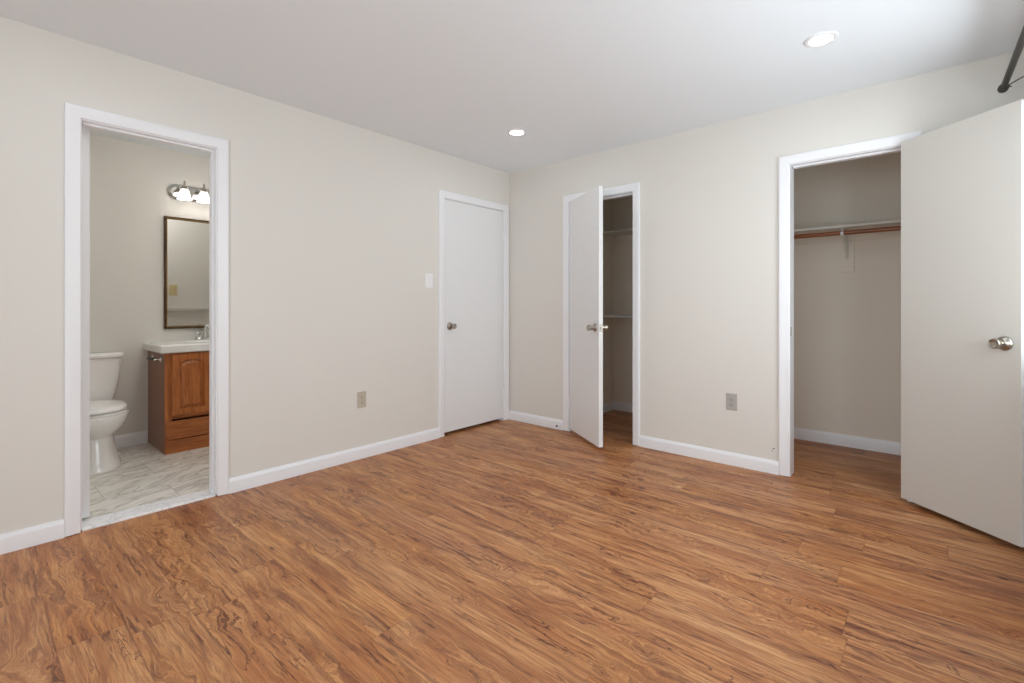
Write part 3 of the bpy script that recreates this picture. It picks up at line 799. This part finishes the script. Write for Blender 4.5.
obj('drain', bm, 'chrome', top, True)

zt = VH + 0.001 + tt
fa = thing('faucet', 'chrome two-handle faucet on the white vanity top below the mirror', 'faucet', (VX0 + 0.060, (VY0 + VY1) / 2, zt))
bm = bmesh.new(); loft(bm, [egg(0, 0.026, 0.026, 0.080, 0.0, 40, 3), egg(0, 0.026, 0.026, 0.080, 0.010, 40, 3), egg(0, 0.018, 0.018, 0.070, 0.018, 40, 3)])
obj('base_plate', bm, 'chrome', fa, True)
bm = bmesh.new(); tube(bm, [(0, 0, 0.012), (0.002, 0, 0.08), (0.02, 0, 0.115), (0.055, 0, 0.122), (0.09, 0, 0.105), (0.105, 0, 0.085)], [0.017, 0.014, 0.013, 0.012, 0.011, 0.010], 16)
obj('spout', bm, 'chrome', fa, True)
for s in (-1, 1):
    bm = bmesh.new(); lathe(bm, [(0.018, 0.010), (0.014, 0.022), (0.010, 0.034), (0.013, 0.042), (0.021, 0.050), (0.022, 0.062), (0.014, 0.070), (0.004, 0.072)], Matrix.Translation((0, s * 0.055, 0)), 20)
    obj('handle', bm, 'chrome', fa, True)

# toilet paper holder on the vanity side
tp = thing('toilet_paper_holder', 'small chrome paper holder with black bar on the vanity side', 'toilet paper holder', (-1.375, VY0, 0.715))
for s in (-1, 1):
    bm = bmesh.new(); lathe(bm, [(0.020, 0), (0.020, 0.004), (0.012, 0.008), (0.010, 0.016)], frame_mtx((s * 0.120, 0, 0), (0, -1, 0)), 20)
    tube(bm, [(s * 0.120, -0.010, 0), (s * 0.120, -0.034, 0.0), (s * 0.120, -0.046, -0.004)], [0.009, 0.008, 0.009], 12)
    obj('post', bm, 'chrome', tp, True)
bm = bmesh.new(); tube(bm, [(-0.118, -0.038, -0.001), (-0.07, -0.038, -0.001), (0.07, -0.038, -0.001), (0.118, -0.038, -0.001)], [0.006, 0.0095, 0.0095, 0.006], 16)
obj('roller', bm, 'black', tp, True)

# ---------------------------------------------------------------- mirror and vanity light
MY0, MY1, MZ0, MZ1 = -2.482, -1.912, 0.932, 1.876
mi = thing('wall_mirror', 'tall mirror in a thin antique gilt frame above the vanity', 'mirror', (BX, (MY0 + MY1) / 2, MZ0))
mw, mh = (MY1 - MY0) / 2, MZ1 - MZ0
def rl(d, n): return [(n, -mw + d, d), (n, mw - d, d), (n, mw - d, mh - d), (n, -mw + d, mh - d)]
bm = bmesh.new(); loft(bm, [rl(0.002, 0.0), rl(0.0, 0.004), rl(0.0, 0.020), rl(0.004, 0.026), rl(0.010, 0.027), rl(0.014, 0.023), rl(0.022, 0.021), rl(0.024, 0.012)], caps=False)
bd = []
n1 = 34; n2 = 54
for k in range(n1):
    yy = -mw + 0.018 + (2 * mw - 0.036) * k / (n1 - 1); bd += [(yy, 0.018), (yy, mh - 0.018)]
for k in range(1, n2 - 1):
    zz = 0.018 + (mh - 0.036) * k / (n2 - 1); bd += [(-mw + 0.018, zz), (mw - 0.018, zz)]
nf = len(bm.faces)
for yy, zz in bd:
    bmesh.ops.create_icosphere(bm, subdivisions=1, radius=0.0062, matrix=Matrix.Translation((0.022, yy, zz)))
bm.faces.ensure_lookup_table()
for f in bm.faces[nf:]: f.material_index = 1
obj('frame', bm, ['frame', 'gilt'], mi, True, 50)
bm = bmesh.new(); box(bm, 0.002, 0.013, -mw + 0.020, mw - 0.020, 0.020, mh - 0.020); obj('mirror_glass', bm, 'mirror', mi)

LY = -2.220; LZ = 2.090
vl = thing('vanity_light', 'nickel vanity light bar with frosted shades above the mirror', 'wall lamp', (BX, LY, LZ))
bm = bmesh.new()
def stad(d, n, hl=0.242, hr=0.066):
    pts = []
    for k in range(40):
        t_ = 2 * PI * k / 40; c, s = math.cos(t_), math.sin(t_)
        pts.append((n, math.copysign(hl - hr, c) * (1 if abs(c) > 1e-6 else 0) + (hr - d) * c, (hr - d) * s))
    return pts
loft(bm, [stad(0, 0.0), stad(0, 0.006), stad(0.006, 0.014), stad(0.018, 0.018), stad(0.024, 0.024)])
obj('back_plate', bm, 'chrome', vl, True, 40)
for yy in (-0.142, 0.0, 0.142):
    bm = bmesh.new()
    tube(bm, [(0.020, yy, 0.010), (0.060, yy, 0.014), (0.095, yy, 0.035), (0.115, yy, 0.048), (0.118, yy, 0.030)], 0.008, 12)
    lathe(bm, [(0.026, 0.0), (0.030, 0.010), (0.020, 0.026), (0.010, 0.032)], Matrix.Translation((0.118, yy, 0.010)), 24)
    lathe(bm, [(0.006, 0.040), (0.010, 0.052), (0.006, 0.060), (0.009, 0.068), (0.003, 0.078)], Matrix.Translation((0.118, yy, 0.006)), 16)
    obj('lamp_arm', bm, 'nickel', vl, True)
    bm = bmesh.new()
    lathe(bm, [(0.020, 0.012), (0.028, 0.004), (0.035, -0.015), (0.039, -0.036), (0.044, -0.056), (0.055, -0.074), (0.052, -0.074), (0.041, -0.056), (0.036, -0.036), (0.032, -0.015), (0.025, 0.002), (0.018, 0.008)], Matrix.Translation((0.118, yy, 0.0)), 32, caps=False)
    obj('lamp_shade', bm, 'shade', vl, True, 60)
